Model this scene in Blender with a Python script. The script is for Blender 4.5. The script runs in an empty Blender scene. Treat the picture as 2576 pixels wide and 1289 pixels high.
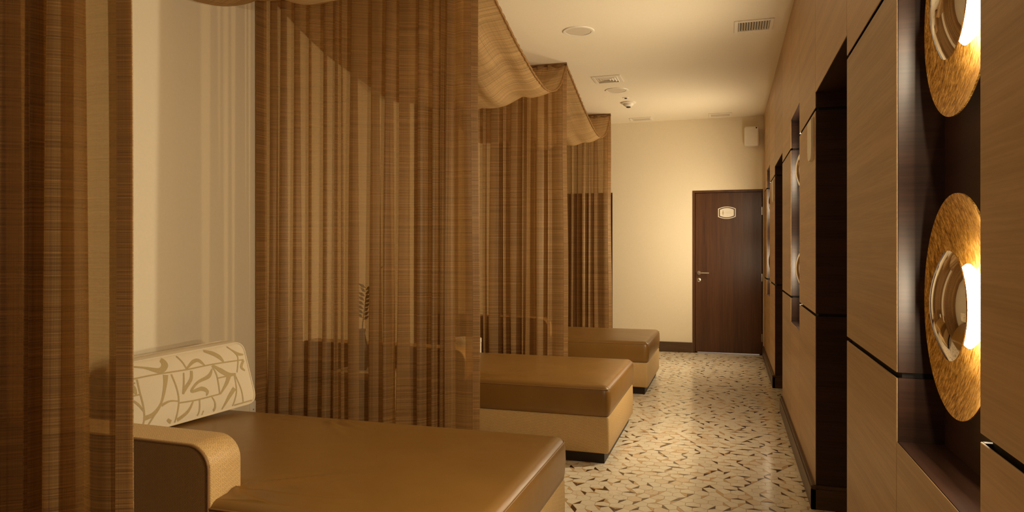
import bpy, bmesh, math, random
from mathutils import Vector, Matrix

scene = bpy.context.scene
C = scene.collection
rnd = random.Random(7)
PI = math.pi

# ------------------------------------------------------------------ camera, light level
CAM_H, FPX, HOR = 1.32, 1750.0, 631.0
YAW = math.atan(545.0 / FPX)
cs, sn = math.cos(YAW), math.sin(YAW)
cam_d = bpy.data.cameras.new('camera')
cam_d.sensor_width = 36.0
cam_d.lens = 36.0 * FPX / 2576.0
cam_d.shift_y = (HOR - 644.5) / 2576.0
cam_d.clip_start = 0.02
cam = bpy.data.objects.new('camera', cam_d)
cam.location = (0, 0, CAM_H)
cam.rotation_euler = (PI / 2, 0, YAW)
C.objects.link(cam)
scene.camera = cam

world = bpy.data.worlds.new('world')
scene.world = world
world.use_nodes = True
world.node_tree.nodes['Background'].inputs[0].default_value = (1.0, 0.8, 0.55, 1)
world.node_tree.nodes['Background'].inputs[1].default_value = 0.0

vs = scene.view_settings
vs.view_transform = 'Standard'
vs.look = 'None'
vs.exposure = 0.0
vs.gamma = 1.0
vs.use_curve_mapping = False
scene.cycles.transparent_max_bounces = 24
scene.cycles.max_bounces = 10
scene.cycles.diffuse_bounces = 6
scene.cycles.sample_clamp_indirect = 6.0

LAMP_W = 41.0                     # watts of each bulb of the niche lamps
LAMP_COL = (1.0, 0.82, 0.55)

# ------------------------------------------------------------------ measured layout
WX = 0.424            # face of the panelled wall
LX = -2.87            # face of the wall at the bed heads
BY = 9.29             # face of the end wall
CEIL = 3.02
Y0 = -2.6             # wall behind the viewpoint
G1, G2 = 0.99, 2.045  # heights of the two horizontal joints
PER = 3.28
CURT = [1.34, 3.81, 6.15, 8.60]
CX = -1.40            # free edge of the curtains


def ray(px, py):
    a = (px - 1288.0) / FPX
    return Vector((-sn + a * cs, cs + a * sn, (HOR - py) / FPX))


def proj(p):
    d = -sn * p[0] + cs * p[1]
    r = cs * p[0] + sn * p[1]
    return 1288 + FPX * r / d, HOR - FPX * (p[2] - CAM_H) / d, d


# ------------------------------------------------------------------ mesh helpers
def new_mesh(name, verts, faces, uvs=None, smooth=False):
    me = bpy.data.meshes.new(name)
    me.from_pydata([tuple(v) for v in verts], [], faces)
    me.update()
    if uvs is not None:
        l = me.uv_layers.new(name='UVMap')
        for p in me.polygons:
            for li, vi in zip(p.loop_indices, p.vertices):
                l.data[li].uv = uvs[vi]
    else:
        box_uv(me)
    if smooth:
        me.polygons.foreach_set('use_smooth', [True] * len(me.polygons))
    return me


def box_uv(me):
    if not me.uv_layers:
        me.uv_layers.new(name='UVMap')
    l = me.uv_layers[0]
    for p in me.polygons:
        n = p.normal
        ax = max(range(3), key=lambda i: abs(n[i]))
        for li, vi in zip(p.loop_indices, p.vertices):
            c = me.vertices[vi].co
            if ax == 0:
                l.data[li].uv = (c.y, c.z)
            elif ax == 1:
                l.data[li].uv = (c.x, c.z)
            else:
                l.data[li].uv = (c.y, c.x)


def obj(name, me, mat=None, parent=None, loc=None):
    o = bpy.data.objects.new(name, me)
    C.objects.link(o)
    if mat is not None and len(me.materials) == 0:
        me.materials.append(mat)
    if loc is not None:
        o.location = loc
    if parent is not None:
        o.parent = parent
    return o


def from_bm(name, bm, mat=None, parent=None, smooth=False, angle=None, loc=None):
    me = bpy.data.meshes.new(name)
    bmesh.ops.recalc_face_normals(bm, faces=bm.faces)
    bm.to_mesh(me)
    bm.free()
    me.update()
    box_uv(me)
    if smooth:
        me.polygons.foreach_set('use_smooth', [True] * len(me.polygons))
        if angle:
            me.set_sharp_from_angle(angle=math.radians(angle))
    return obj(name, me, mat, parent, loc)


def add_box(bm, x0, x1, y0, y1, z0, z1, bev=0.0, seg=2):
    r = bmesh.ops.create_cube(bm, size=1.0)
    vsx = r['verts']
    for v in vsx:
        v.co = ((x0 + x1) / 2 + v.co.x * (x1 - x0), (y0 + y1) / 2 + v.co.y * (y1 - y0), (z0 + z1) / 2 + v.co.z * (z1 - z0))
    if bev > 0:
        es = list({e for v in vsx for e in v.link_edges})
        bmesh.ops.bevel(bm, geom=es, offset=bev, segments=seg, affect='EDGES', profile=0.5)


def box(name, x0, x1, y0, y1, z0, z1, mat, parent=None, bev=0.0, seg=2, smooth=False):
    bm = bmesh.new()
    add_box(bm, x0, x1, y0, y1, z0, z1, bev, seg)
    return from_bm(name, bm, mat, parent, smooth=smooth or bev > 0, angle=40)


def tube_mesh(bm, pts, r, n=8, cap=True):
    pts = [Vector(p) for p in pts]
    rings = []
    up = Vector((0, 0, 1))
    prev = None
    for i, p in enumerate(pts):
        t = (pts[min(i + 1, len(pts) - 1)] - pts[max(i - 1, 0)]).normalized()
        if prev is None:
            a = t.cross(up)
            if a.length < 1e-3:
                a = t.cross(Vector((1, 0, 0)))
            a.normalize()
        else:
            a = (prev - t * prev.dot(t)).normalized()
        prev = a
        b = t.cross(a)
        rr = r[i] if isinstance(r, (list, tuple)) else r
        rings.append([bm.verts.new(p + rr * (math.cos(2 * PI * k / n) * a + math.sin(2 * PI * k / n) * b)) for k in range(n)])
    for i in range(len(rings) - 1):
        for k in range(n):
            bm.faces.new((rings[i][k], rings[i][(k + 1) % n], rings[i + 1][(k + 1) % n], rings[i + 1][k]))
    if cap:
        bm.faces.new(rings[0][::-1])
        bm.faces.new(rings[-1])


def tube(name, pts, r, mat, parent=None, n=8, loc=None):
    bm = bmesh.new()
    tube_mesh(bm, pts, r, n)
    return from_bm(name, bm, mat, parent, smooth=True, angle=50, loc=loc)


def lathe(name, prof, mat, parent=None, axis='Z', n=48, center=(0, 0, 0), angle=40):
    """prof: list of (radius, height) along the axis."""
    bm = bmesh.new()
    rings = []
    c = Vector(center)

    def pt(r, h, t):
        ca, sa = r * math.cos(t), r * math.sin(t)
        if axis == 'Z':
            return c + Vector((ca, sa, h))
        if axis == 'X':
            return c + Vector((h, ca, sa))
        return c + Vector((ca, h, sa))
    for r, h in prof:
        if r < 1e-6:
            rings.append([bm.verts.new(pt(0, h, 0))])
        else:
            rings.append([bm.verts.new(pt(r, h, 2 * PI * k / n)) for k in range(n)])
    for a, b in zip(rings[:-1], rings[1:]):
        for k in range(n):
            k2 = (k + 1) % n
            if len(a) == 1 and len(b) == 1:
                continue
            if len(a) == 1:
                bm.faces.new((a[0], b[k], b[k2]))
            elif len(b) == 1:
                bm.faces.new((a[k], b[0], a[k2]))
            else:
                bm.faces.new((a[k], b[k], b[k2], a[k2]))
    return from_bm(name, bm, mat, parent, smooth=True, angle=angle)


def empty(name, loc, label, cat, group=None, rz=0):
    o = bpy.data.objects.new(name, None)
    o.empty_display_size = 0.1
    C.objects.link(o)
    o.location = loc
    o.rotation_euler = (0, 0, rz)
    tag(o, label, cat, group)
    return o


def tag(o, label, cat, group=None):
    o['label'] = label
    o['category'] = cat
    if group:
        o['group'] = group
    return o


def structure(o):
    o['kind'] = 'structure'
    return o


# ------------------------------------------------------------------ material helpers
def material(name):
    m = bpy.data.materials.new(name)
    m.use_nodes = True
    nt = m.node_tree
    nt.nodes.clear()
    out = nt.nodes.new('ShaderNodeOutputMaterial')
    return m, nt, out


def N(nt, typ, **kw):
    n = nt.nodes.new(typ)
    for k, v in kw.items():
        if k.startswith('i_'):
            n.inputs[k[2:].replace('_', ' ')].default_value = v
        else:
            setattr(n, k, v)
    return n


def L(nt, a, b):
    nt.links.new(a, b)


def uvmap(nt, scale=(1, 1, 1), rot=0.0, space='UV'):
    tc = N(nt, 'ShaderNodeTexCoord')
    mp = N(nt, 'ShaderNodeMapping')
    mp.inputs['Scale'].default_value = scale
    mp.inputs['Rotation'].default_value = (0, 0, rot)
    L(nt, tc.outputs[space], mp.inputs['Vector'])
    return mp.outputs['Vector']


def ramp(nt, fac, stops):
    r = N(nt, 'ShaderNodeValToRGB')
    els = r.color_ramp.elements
    els[0].position, els[0].color = stops[0][0], (*stops[0][1], 1)
    els[1].position, els[1].color = stops[-1][0], (*stops[-1][1], 1)
    for p, c in stops[1:-1]:
        e = els.new(p)
        e.color = (*c, 1)
    L(nt, fac, r.inputs['Fac'])
    return r.outputs['Color']


def bsdf(nt, out, rough=0.5, metal=0.0, spec=0.5):
    b = N(nt, 'ShaderNodeBsdfPrincipled')
    b.inputs['Roughness'].default_value = rough
    b.inputs['Metallic'].default_value = metal
    b.inputs['Specular IOR Level'].default_value = spec
    L(nt, b.outputs[0], out.inputs['Surface'])
    return b


def plain(name, col, rough=0.5, metal=0.0, var=0.06, scale=20, spec=0.5):
    m, nt, out = material(name)
    b = bsdf(nt, out, rough, metal, spec)
    no = N(nt, 'ShaderNodeTexNoise')
    no.inputs['Scale'].default_value = scale
    no.inputs['Detail'].default_value = 4
    L(nt, uvmap(nt, space='Object'), no.inputs['Vector'])
    c = ramp(nt, no.outputs['Fac'], [(0.3, [x * (1 - var) for x in col]), (0.7, [min(1, x * (1 + var)) for x in col])])
    L(nt, c, b.inputs['Base Color'])
    return m


def emission(name, col, strength):
    m, nt, out = material(name)
    e = N(nt, 'ShaderNodeEmission')
    e.inputs[0].default_value = (*col, 1)
    e.inputs[1].default_value = strength
    L(nt, e.outputs[0], out.inputs['Surface'])
    return m


def paint(name, col, bump=0.04):
    m, nt, out = material(name)
    b = bsdf(nt, out, 0.75, 0, 0.25)
    no = N(nt, 'ShaderNodeTexNoise')
    no.inputs['Scale'].default_value = 60
    no.inputs['Detail'].default_value = 5
    L(nt, uvmap(nt, space='Object'), no.inputs['Vector'])
    L(nt, ramp(nt, no.outputs['Fac'], [(0.3, [x * 0.97 for x in col]), (0.7, col)]), b.inputs['Base Color'])
    bp = N(nt, 'ShaderNodeBump')
    bp.inputs['Strength'].default_value = bump
    bp.inputs['Distance'].default_value = 0.004
    L(nt, no.outputs['Fac'], bp.inputs['Height'])
    L(nt, bp.outputs[0], b.inputs['Normal'])
    return m


def wood(name, dark, light, scale, rough=0.4, spec=0.4, bump=0.05, rnd_amt=0.12):
    """scale: texture frequency along u and v; grain runs along the low one."""
    m, nt, out = material(name)
    b = bsdf(nt, out, rough, 0, spec)
    oi = N(nt, 'ShaderNodeObjectInfo')
    tc = N(nt, 'ShaderNodeTexCoord')
    mp = N(nt, 'ShaderNodeMapping')
    mp.inputs['Scale'].default_value = (scale[0], scale[1], 1)
    cx = N(nt, 'ShaderNodeCombineXYZ')
    mul = N(nt, 'ShaderNodeMath', operation='MULTIPLY')
    mul.inputs[1].default_value = 37.0
    L(nt, oi.outputs['Random'], mul.inputs[0])
    L(nt, mul.outputs[0], cx.inputs[0])
    L(nt, mul.outputs[0], cx.inputs[1])
    L(nt, tc.outputs['UV'], mp.inputs['Vector'])
    L(nt, cx.outputs[0], mp.inputs['Location'])
    n1 = N(nt, 'ShaderNodeTexNoise')
    n1.inputs['Scale'].default_value = 1.0
    n1.inputs['Detail'].default_value = 6
    n1.inputs['Roughness'].default_value = 0.65
    n1.inputs['Distortion'].default_value = 0.4
    L(nt, mp.outputs[0], n1.inputs['Vector'])
    n2 = N(nt, 'ShaderNodeTexNoise')
    n2.inputs['Scale'].default_value = 0.12
    n2.inputs['Detail'].default_value = 3
    L(nt, mp.outputs[0], n2.inputs['Vector'])
    mx = N(nt, 'ShaderNodeMath', operation='ADD')
    L(nt, n1.outputs['Fac'], mx.inputs[0])
    L(nt, n2.outputs['Fac'], mx.inputs[1])
    hv = N(nt, 'ShaderNodeMath', operation='MULTIPLY')
    hv.inputs[1].default_value = 0.5
    L(nt, mx.outputs[0], hv.inputs[0])
    c = ramp(nt, hv.outputs[0], [(0.32, dark), (0.68, light)])
    hs = N(nt, 'ShaderNodeHueSaturation')
    mr = N(nt, 'ShaderNodeMapRange')
    mr.inputs['To Min'].default_value = 1 - rnd_amt
    mr.inputs['To Max'].default_value = 1 + rnd_amt
    L(nt, oi.outputs['Random'], mr.inputs[0])
    L(nt, mr.outputs[0], hs.inputs['Value'])
    L(nt, c, hs.inputs['Color'])
    L(nt, hs.outputs[0], b.inputs['Base Color'])
    bp = N(nt, 'ShaderNodeBump')
    bp.inputs['Strength'].default_value = bump
    bp.inputs['Distance'].default_value = 0.002
    L(nt, n1.outputs['Fac'], bp.inputs['Height'])
    L(nt, bp.outputs[0], b.inputs['Normal'])
    return m


def leather(name, col, rough=0.36):
    m, nt, out = material(name)
    b = bsdf(nt, out, rough, 0, 0.45)
    v = uvmap(nt, space='Object')
    n1 = N(nt, 'ShaderNodeTexNoise')
    n1.inputs['Scale'].default_value = 3.0
    n1.inputs['Detail'].default_value = 3
    L(nt, v, n1.inputs['Vector'])
    L(nt, ramp(nt, n1.outputs['Fac'], [(0.3, [x * 0.92 for x in col]), (0.7, [x * 1.06 for x in col])]), b.inputs['Base Color'])
    vo = N(nt, 'ShaderNodeTexVoronoi')
    vo.inputs['Scale'].default_value = 500
    L(nt, v, vo.inputs['Vector'])
    bp = N(nt, 'ShaderNodeBump')
    bp.inputs['Strength'].default_value = 0.06
    bp.inputs['Distance'].default_value = 0.0006
    L(nt, vo.outputs['Distance'], bp.inputs['Height'])
    n3 = N(nt, 'ShaderNodeTexNoise')
    n3.inputs['Scale'].default_value = 4.0
    n3.inputs['Detail'].default_value = 2
    L(nt, v, n3.inputs['Vector'])
    b2 = N(nt, 'ShaderNodeBump')
    b2.inputs['Strength'].default_value = 0.22
    b2.inputs['Distance'].default_value = 0.02
    L(nt, n3.outputs['Fac'], b2.inputs['Height'])
    L(nt, bp.outputs[0], b2.inputs['Normal'])
    L(nt, b2.outputs[0], b.inputs['Normal'])
    return m


def woven(name, hi, lo, scale=1.0):
    """small diagonal basket weave (embossed upholstery)."""
    m, nt, out = material(name)
    b = bsdf(nt, out, 0.45, 0, 0.4)
    br = N(nt, 'ShaderNodeTexBrick')
    br.offset = 0.5
    br.inputs['Scale'].default_value = 1.0
    br.inputs['Mortar Size'].default_value = 0.0009 * scale
    br.inputs['Mortar Smooth'].default_value = 0.6
    br.inputs['Brick Width'].default_value = 0.021 * scale
    br.inputs['Row Height'].default_value = 0.0085 * scale
    br.inputs['Color1'].default_value = (1, 1, 1, 1)
    br.inputs['Color2'].default_value = (0.82, 0.82, 0.82, 1)
    br.inputs['Mortar'].default_value = (0, 0, 0, 1)
    tc = N(nt, 'ShaderNodeTexCoord')
    sp = N(nt, 'ShaderNodeSeparateXYZ')
    L(nt, tc.outputs['UV'], sp.inputs[0])
    # zig-zag: fold u so that the strips change direction
    pp = N(nt, 'ShaderNodeMath', operation='PINGPONG')
    pp.inputs[1].default_value = 0.016 * scale
    L(nt, sp.outputs['X'], pp.inputs[0])
    ad = N(nt, 'ShaderNodeMath', operation='ADD')
    L(nt, pp.outputs[0], ad.inputs[0])
    L(nt, sp.outputs['Y'], ad.inputs[1])
    cb = N(nt, 'ShaderNodeCombineXYZ')
    L(nt, sp.outputs['X'], cb.inputs[0])
    L(nt, ad.outputs[0], cb.inputs[1])
    L(nt, cb.outputs[0], br.inputs['Vector'])
    L(nt, ramp(nt, br.outputs['Color'], [(0.0, lo), (1.0, hi)]), b.inputs['Base Color'])
    bp = N(nt, 'ShaderNodeBump')
    bp.inputs['Strength'].default_value = 0.55
    bp.inputs['Distance'].default_value = 0.0015
    L(nt, br.outputs['Color'], bp.inputs['Height'])
    L(nt, bp.outputs[0], b.inputs['Normal'])
    return m


def sheer(name, col, opacity, hi=1.42):
    """open-weave curtain cloth: slubbed weft lines, fine warp, part of the light passes."""
    m, nt, out = material(name)
    def stretched(su, sv, det=3):
        n = N(nt, 'ShaderNodeTexNoise')
        n.inputs['Scale'].default_value = 1.0
        n.inputs['Detail'].default_value = det
        L(nt, uvmap(nt, (su, sv, 1)), n.inputs['Vector'])
        return n.outputs['Fac']
    weft = stretched(0.7, 230.0, 2)
    warp = stretched(900.0, 2.0, 1)
    big = stretched(0.8, 30.0, 2)
    a1 = N(nt, 'ShaderNodeMath', operation='MULTIPLY_ADD')
    a1.inputs[1].default_value = 0.30
    L(nt, warp, a1.inputs[0])
    L(nt, weft, a1.inputs[2])
    a2 = N(nt, 'ShaderNodeMath', operation='MULTIPLY_ADD')
    a2.inputs[1].default_value = 0.15
    L(nt, big, a2.inputs[0])
    L(nt, a1.outputs[0], a2.inputs[2])
    c = ramp(nt, a2.outputs[0], [(0.5, [x * 0.78 for x in col]), (0.72, col), (0.90, [x * hi for x in col])])
    for su, sv, lo_, hi_, dk in ((0.5, 240.0, 0.36, 0.46, 0.68), (380.0, 0.6, 0.36, 0.44, 0.80)):      # thick slub threads
        ln = ramp(nt, stretched(su, sv, 1), [(lo_, (dk, dk, dk)), (hi_, (1, 1, 1))])
        mm = N(nt, 'ShaderNodeMix', data_type='RGBA', blend_type='MULTIPLY')
        mm.inputs['Factor'].default_value = 1.0
        L(nt, c, mm.inputs[6])
        L(nt, ln, mm.inputs[7])
        c = mm.outputs[2]
    bp = N(nt, 'ShaderNodeBump')
    bp.inputs['Strength'].default_value = 0.35
    bp.inputs['Distance'].default_value = 0.0015
    L(nt, weft, bp.inputs['Height'])
    d = N(nt, 'ShaderNodeBsdfDiffuse')
    L(nt, c, d.inputs['Color'])
    L(nt, bp.outputs[0], d.inputs['Normal'])
    t = N(nt, 'ShaderNodeBsdfTranslucent')
    L(nt, c, t.inputs['Color'])
    gl = N(nt, 'ShaderNodeBsdfGlossy')
    gl.inputs['Roughness'].default_value = 0.45
    gl.inputs['Color'].default_value = (0.9, 0.75, 0.55, 1)
    L(nt, bp.outputs[0], gl.inputs['Normal'])
    m1 = N(nt, 'ShaderNodeMixShader')
    m1.inputs[0].default_value = 0.30
    L(nt, d.outputs[0], m1.inputs[1])
    L(nt, t.outputs[0], m1.inputs[2])
    m3 = N(nt, 'ShaderNodeMixShader')
    m3.inputs[0].default_value = 0.06
    L(nt, m1.outputs[0], m3.inputs[1])
    L(nt, gl.outputs[0], m3.inputs[2])
    tr = N(nt, 'ShaderNodeBsdfTransparent')
    tr.inputs['Color'].default_value = (0.86, 0.68, 0.42, 1)
    op = N(nt, 'ShaderNodeMapRange')
    op.inputs['From Min'].default_value = 0.5
    op.inputs['From Max'].default_value = 0.95
    op.inputs['To Min'].default_value = max(0, opacity - 0.06)
    op.inputs['To Max'].default_value = min(1, opacity + 0.06)
    L(nt, a2.outputs[0], op.inputs[0])
    m2 = N(nt, 'ShaderNodeMixShader')
    L(nt, op.outputs[0], m2.inputs[0])
    L(nt, tr.outputs[0], m2.inputs[1])
    L(nt, m3.outputs[0], m2.inputs[2])
    L(nt, m2.outputs[0], out.inputs['Surface'])
    return m


def marble(name, a, b_, rough=0.16):
    m, nt, out = material(name)
    b = bsdf(nt, out, rough, 0, 0.5)
    oi = N(nt, 'ShaderNodeObjectInfo')
    ge = N(nt, 'ShaderNodeNewGeometry')
    ad = N(nt, 'ShaderNodeMath', operation='ADD')
    L(nt, oi.outputs['Random'], ad.inputs[0])
    L(nt, ge.outputs['Random Per Island'], ad.inputs[1])
    fr = N(nt, 'ShaderNodeMath', operation='FRACT')
    L(nt, ad.outputs[0], fr.inputs[0])
    tone = ramp(nt, fr.outputs[0], [(0.0, a), (0.75, [x * 0.94 for x in a]), (1.0, b_)])
    n1 = N(nt, 'ShaderNodeTexNoise')
    n1.inputs['Scale'].default_value = 22
    n1.inputs['Detail'].default_value = 6
    n1.inputs['Distortion'].default_value = 1.6
    geo = N(nt, 'ShaderNodeNewGeometry')
    L(nt, geo.outputs['Position'], n1.inputs['Vector'])
    vein = ramp(nt, n1.outputs['Fac'], [(0.30, (0.72, 0.66, 0.58)), (0.42, (1, 1, 1)), (0.7, (1, 1, 1))])
    mx = N(nt, 'ShaderNodeMix', data_type='RGBA', blend_type='MULTIPLY')
    mx.inputs['Factor'].default_value = 0.7
    L(nt, tone, mx.inputs[6])
    L(nt, vein, mx.inputs[7])
    L(nt, mx.outputs[2], b.inputs['Base Color'])
    return m


def gold_leaf(name):
    m, nt, out = material(name)
    b = bsdf(nt, out, 0.34, 1.0)
    v = uvmap(nt, (1, 1, 1), space='Object')
    n1 = N(nt, 'ShaderNodeTexNoise')
    n1.inputs['Scale'].default_value = 1.0
    n1.inputs['Detail'].default_value = 8
    n1.inputs['Roughness'].default_value = 0.75
    mp = N(nt, 'ShaderNodeMapping')
    mp.inputs['Scale'].default_value = (110, 150, 42)
    L(nt, v, mp.inputs[0])
    L(nt, mp.outputs[0], n1.inputs['Vector'])
    L(nt, ramp(nt, n1.outputs['Fac'], [(0.38, (0.14, 0.055, 0.008)), (0.5, (0.46, 0.23, 0.035)), (0.64, (0.95, 0.62, 0.20))]), b.inputs['Base Color'])
    L(nt, ramp(nt, n1.outputs['Fac'], [(0.3, (0.5, 0.5, 0.5)), (0.75, (0.25, 0.25, 0.25))]), b.inputs['Roughness'])
    bp = N(nt, 'ShaderNodeBump')
    bp.inputs['Strength'].default_value = 0.6
    bp.inputs['Distance'].default_value = 0.004
    L(nt, n1.outputs['Fac'], bp.inputs['Height'])
    L(nt, bp.outputs[0], b.inputs['Normal'])
    return m


M = {
    'wall': paint('wall_paint', (0.80, 0.71, 0.53)),
    'ceiling': paint('ceiling_paint', (0.84, 0.76, 0.60), 0.02),
    'panel': wood('light_veneer', (0.34, 0.20, 0.085), (0.52, 0.34, 0.16), (3.0, 130.0), 0.42, 0.35, 0.04),
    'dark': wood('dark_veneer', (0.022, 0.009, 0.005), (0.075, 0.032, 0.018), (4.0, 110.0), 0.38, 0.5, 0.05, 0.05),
    'door': wood('door_veneer', (0.040, 0.014, 0.006), (0.115, 0.046, 0.016), (90.0, 2.5), 0.35, 0.45, 0.04, 0.04),
    'base': wood('skirting_wood', (0.05, 0.026, 0.013), (0.12, 0.066, 0.034), (3.0, 90.0), 0.4, 0.4, 0.05),
    'backing': plain('dark_backing', (0.012, 0.007, 0.005), 0.7),
    'grout': plain('grout', (0.40, 0.26, 0.12), 0.6),
    'tile': marble('cream_marble', (0.83, 0.76, 0.60), (0.74, 0.60, 0.42)),
    'tan': marble('tan_marble', (0.64, 0.44, 0.23), (0.55, 0.37, 0.19)),
    'brown': marble('brown_marble', (0.085, 0.042, 0.018), (0.15, 0.08, 0.035)),
    'leather': leather('brown_leather', (0.215, 0.108, 0.023), 0.34),
    'seam': plain('leather_seam', (0.24, 0.125, 0.04), 0.4),
    'woven': woven('tan_woven', (0.60, 0.40, 0.17), (0.36, 0.22, 0.085)),
    'woven_shaded': woven('tan_woven_shaded', (0.27, 0.155, 0.055), (0.15, 0.08, 0.028)),  # darker copy of the weave: shade on the arm side painted in
    'piping': plain('brown_piping', (0.20, 0.10, 0.035), 0.5),
    'plinth': plain('black_plinth', (0.018, 0.010, 0.006), 0.45, spec=0.3),
    'linen': plain('cream_linen', (0.70, 0.60, 0.43), 0.8, var=0.03, scale=300),
    'motif': plain('khaki_weave', (0.44, 0.33, 0.15), 0.7, var=0.18, scale=500),
    'sheer': sheer('sheer_curtain', (0.34, 0.200, 0.076), 0.63),
    'hem': sheer('curtain_hem', (0.42, 0.24, 0.09), 0.75),
    'swag': sheer('swag_cloth', (0.54, 0.36, 0.17), 0.90),
    'gold': gold_leaf('gold_leaf'),
    'chrome': plain('mirror_chrome', (0.72, 0.66, 0.58), 0.04, 1.0, var=0.01),
    'brass': plain('brass_stem', (0.5, 0.4, 0.25), 0.3, 1.0),
    'led': emission('bulb_glow', (1.0, 0.88, 0.66), 30.0),
    'white': plain('white_plastic', (0.80, 0.74, 0.62), 0.45, var=0.02),
    'grille': plain('grille_metal', (0.66, 0.58, 0.45), 0.5, var=0.02),
    'void': plain('duct_dark', (0.02, 0.015, 0.01), 0.8),
    'steel': plain('satin_steel', (0.72, 0.66, 0.56), 0.28, 1.0, var=0.03),
    'leaf': plain('leaf', (0.06, 0.075, 0.02), 0.6, var=0.2),
    'twig': plain('twig', (0.06, 0.035, 0.015), 0.7),
    'vase': plain('vase_glaze', (0.05, 0.035, 0.025), 0.3),
    'mark': plain('sign_mark', (0.52, 0.42, 0.26), 0.6),
}

# ------------------------------------------------------------------ room shell
structure(box('floor', LX - 0.1, 1.15, Y0, 10.2, -0.12, -0.0012, M['grout']))
floor = bpy.data.objects['floor']
structure(box('ceiling', LX - 0.1, 1.15, Y0, BY + 0.2, CEIL, CEIL + 0.1, M['ceiling']))
structure(box('wall_left', LX - 0.1, LX, Y0, BY + 0.15, 0, CEIL, M['wall']))
bm = bmesh.new()
FILL_OPEN = (-1.7, -0.5, 0.9, 2.3)  # opening for the added fill light
add_box(bm, LX - 0.1, FILL_OPEN[0], Y0 - 0.1, Y0, 0, CEIL)
add_box(bm, FILL_OPEN[1], 1.15, Y0 - 0.1, Y0, 0, CEIL)
add_box(bm, FILL_OPEN[0], FILL_OPEN[1], Y0 - 0.1, Y0, 0, FILL_OPEN[2])
add_box(bm, FILL_OPEN[0], FILL_OPEN[1], Y0 - 0.1, Y0, FILL_OPEN[3], CEIL)
structure(from_bm('wall_front', bm, M['dark']))
w1 = structure(box('fill_pane_1', FILL_OPEN[0], FILL_OPEN[1], Y0 - 0.095, Y0 - 0.085, FILL_OPEN[2], FILL_OPEN[3], emission('cool_fill_glow', (0.74, 0.72, 1.0), 0.3)))  # unseen glowing pane, added as weak cool fill from behind
for a_, b_ in ((FILL_OPEN[0], FILL_OPEN[0] + 0.05), (FILL_OPEN[1] - 0.05, FILL_OPEN[1]), (-1.125, -1.075)):
    box('fill_pane_frame', a_, b_, Y0 - 0.084, Y0 - 0.04, FILL_OPEN[2], FILL_OPEN[3], M['dark'], w1)

D1 = (-0.447, 0.412)       # opening of the door at the right
D2 = (-2.38, -1.484)       # opening of the door behind the far curtain
DH = 2.095
bm = bmesh.new()
for a, b in ((LX, D2[0]), (D2[1], D1[0]), (D1[1], 1.15)):
    add_box(bm, a, b, BY, BY + 0.14, 0, CEIL)
for a, b in (D1, D2):
    add_box(bm, a, b, BY, BY + 0.14, DH, CEIL)
structure(from_bm('wall_back', bm, M['wall']))

# space behind the end wall, lit by daylight that shows as a slit under the door
bm = bmesh.new()
add_box(bm, LX, 1.15, 10.1, 10.2, 0, CEIL)
add_box(bm, LX - 0.1, LX, BY + 0.14, 10.2, 0, CEIL)
add_box(bm, 1.15, 1.25, BY + 0.14, 10.2, 0, CEIL)
add_box(bm, LX, 1.15, BY + 0.14, 10.2, 2.5, 2.6)
structure(from_bm('wall_beyond', bm, M['wall']))
ld = bpy.data.lights.new('daylight_beyond', 'POINT')
ld.energy = 40
ld.color = (0.55, 0.68, 1.0)
ld.shadow_soft_size = 0.2
lo = bpy.data.objects.new('daylight_beyond', ld)
lo.location = (0.0, 9.85, 1.2)
C.objects.link(lo)

# ---- panelled wall at the right
structure(box('wall_right', 1.05, 1.15, Y0, BY + 0.14, 0, CEIL, M['backing']))
wall_r = bpy.data.objects['wall_right']
T = 0.004
NB = 0.536                    # back of the niches
GAP = 0.0075
RD = 0.95                     # back of the deep recesses


def panel(y0, y1, z0, z1, mat='panel'):
    box('panel', WX, WX + T, y0 + 0.0016, y1 - 0.0016, z0, z1, M[mat], wall_r, 0.0012, 1)


def solid(y0, y1, z0=0.0, z1=CEIL, x0=None, x1=1.05, name='backing'):
    box(name, WX + T + 0.012 if x0 is None else x0, x1, y0, y1, z0, z1, M['backing'], wall_r)


BANDS = [(0.005, G1 - GAP), (G1 + GAP, G2 - GAP), (G2 + GAP, CEIL - 0.002)]
niches, recesses, pans = [], [], []
for k in range(-1, 3):
    o = PER * k
    niches.append((1.42 + o, 2.06 + o))
    recesses.append((2.87 + o, 3.86 + o))
    pans += [(2.06 + o, 2.87 + o), (3.86 + o, 4.70 + o)]
pans = [(max(a, Y0), min(b, BY)) for a, b in pans + [(0.58 - PER, 1.42 - PER)] if a < BY]
recesses = [r for r in recesses if r[0] < BY]
NS, NT, RT = 0.815, 2.25, 2.13
for a, b in pans:
    for z0, z1 in BANDS:
        panel(a, b, z0, z1)
    solid(a + 0.012, b - 0.012)
for a, b in niches:
    panel(a, b, 0.005, NS)
    panel(a, b, NT, CEIL - 0.002)
    solid(a - 0.012, b + 0.012, 0, NS - 0.012)
    solid(a - 0.012, b + 0.012, NT + 0.012, CEIL)
    solid(a - 0.012, b + 0.012, NS - 0.012, NT + 0.012, NB + 0.012)
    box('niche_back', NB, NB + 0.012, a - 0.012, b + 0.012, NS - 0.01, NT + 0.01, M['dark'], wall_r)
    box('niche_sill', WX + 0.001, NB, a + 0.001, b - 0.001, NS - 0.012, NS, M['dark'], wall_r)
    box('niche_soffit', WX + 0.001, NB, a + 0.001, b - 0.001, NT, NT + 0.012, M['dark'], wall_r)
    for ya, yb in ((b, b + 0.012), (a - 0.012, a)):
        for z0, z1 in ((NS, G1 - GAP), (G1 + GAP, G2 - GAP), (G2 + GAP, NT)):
            box('niche_side', WX + T + 0.0005, NB, ya, yb, z0, z1, M['dark'], wall_r)
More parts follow.
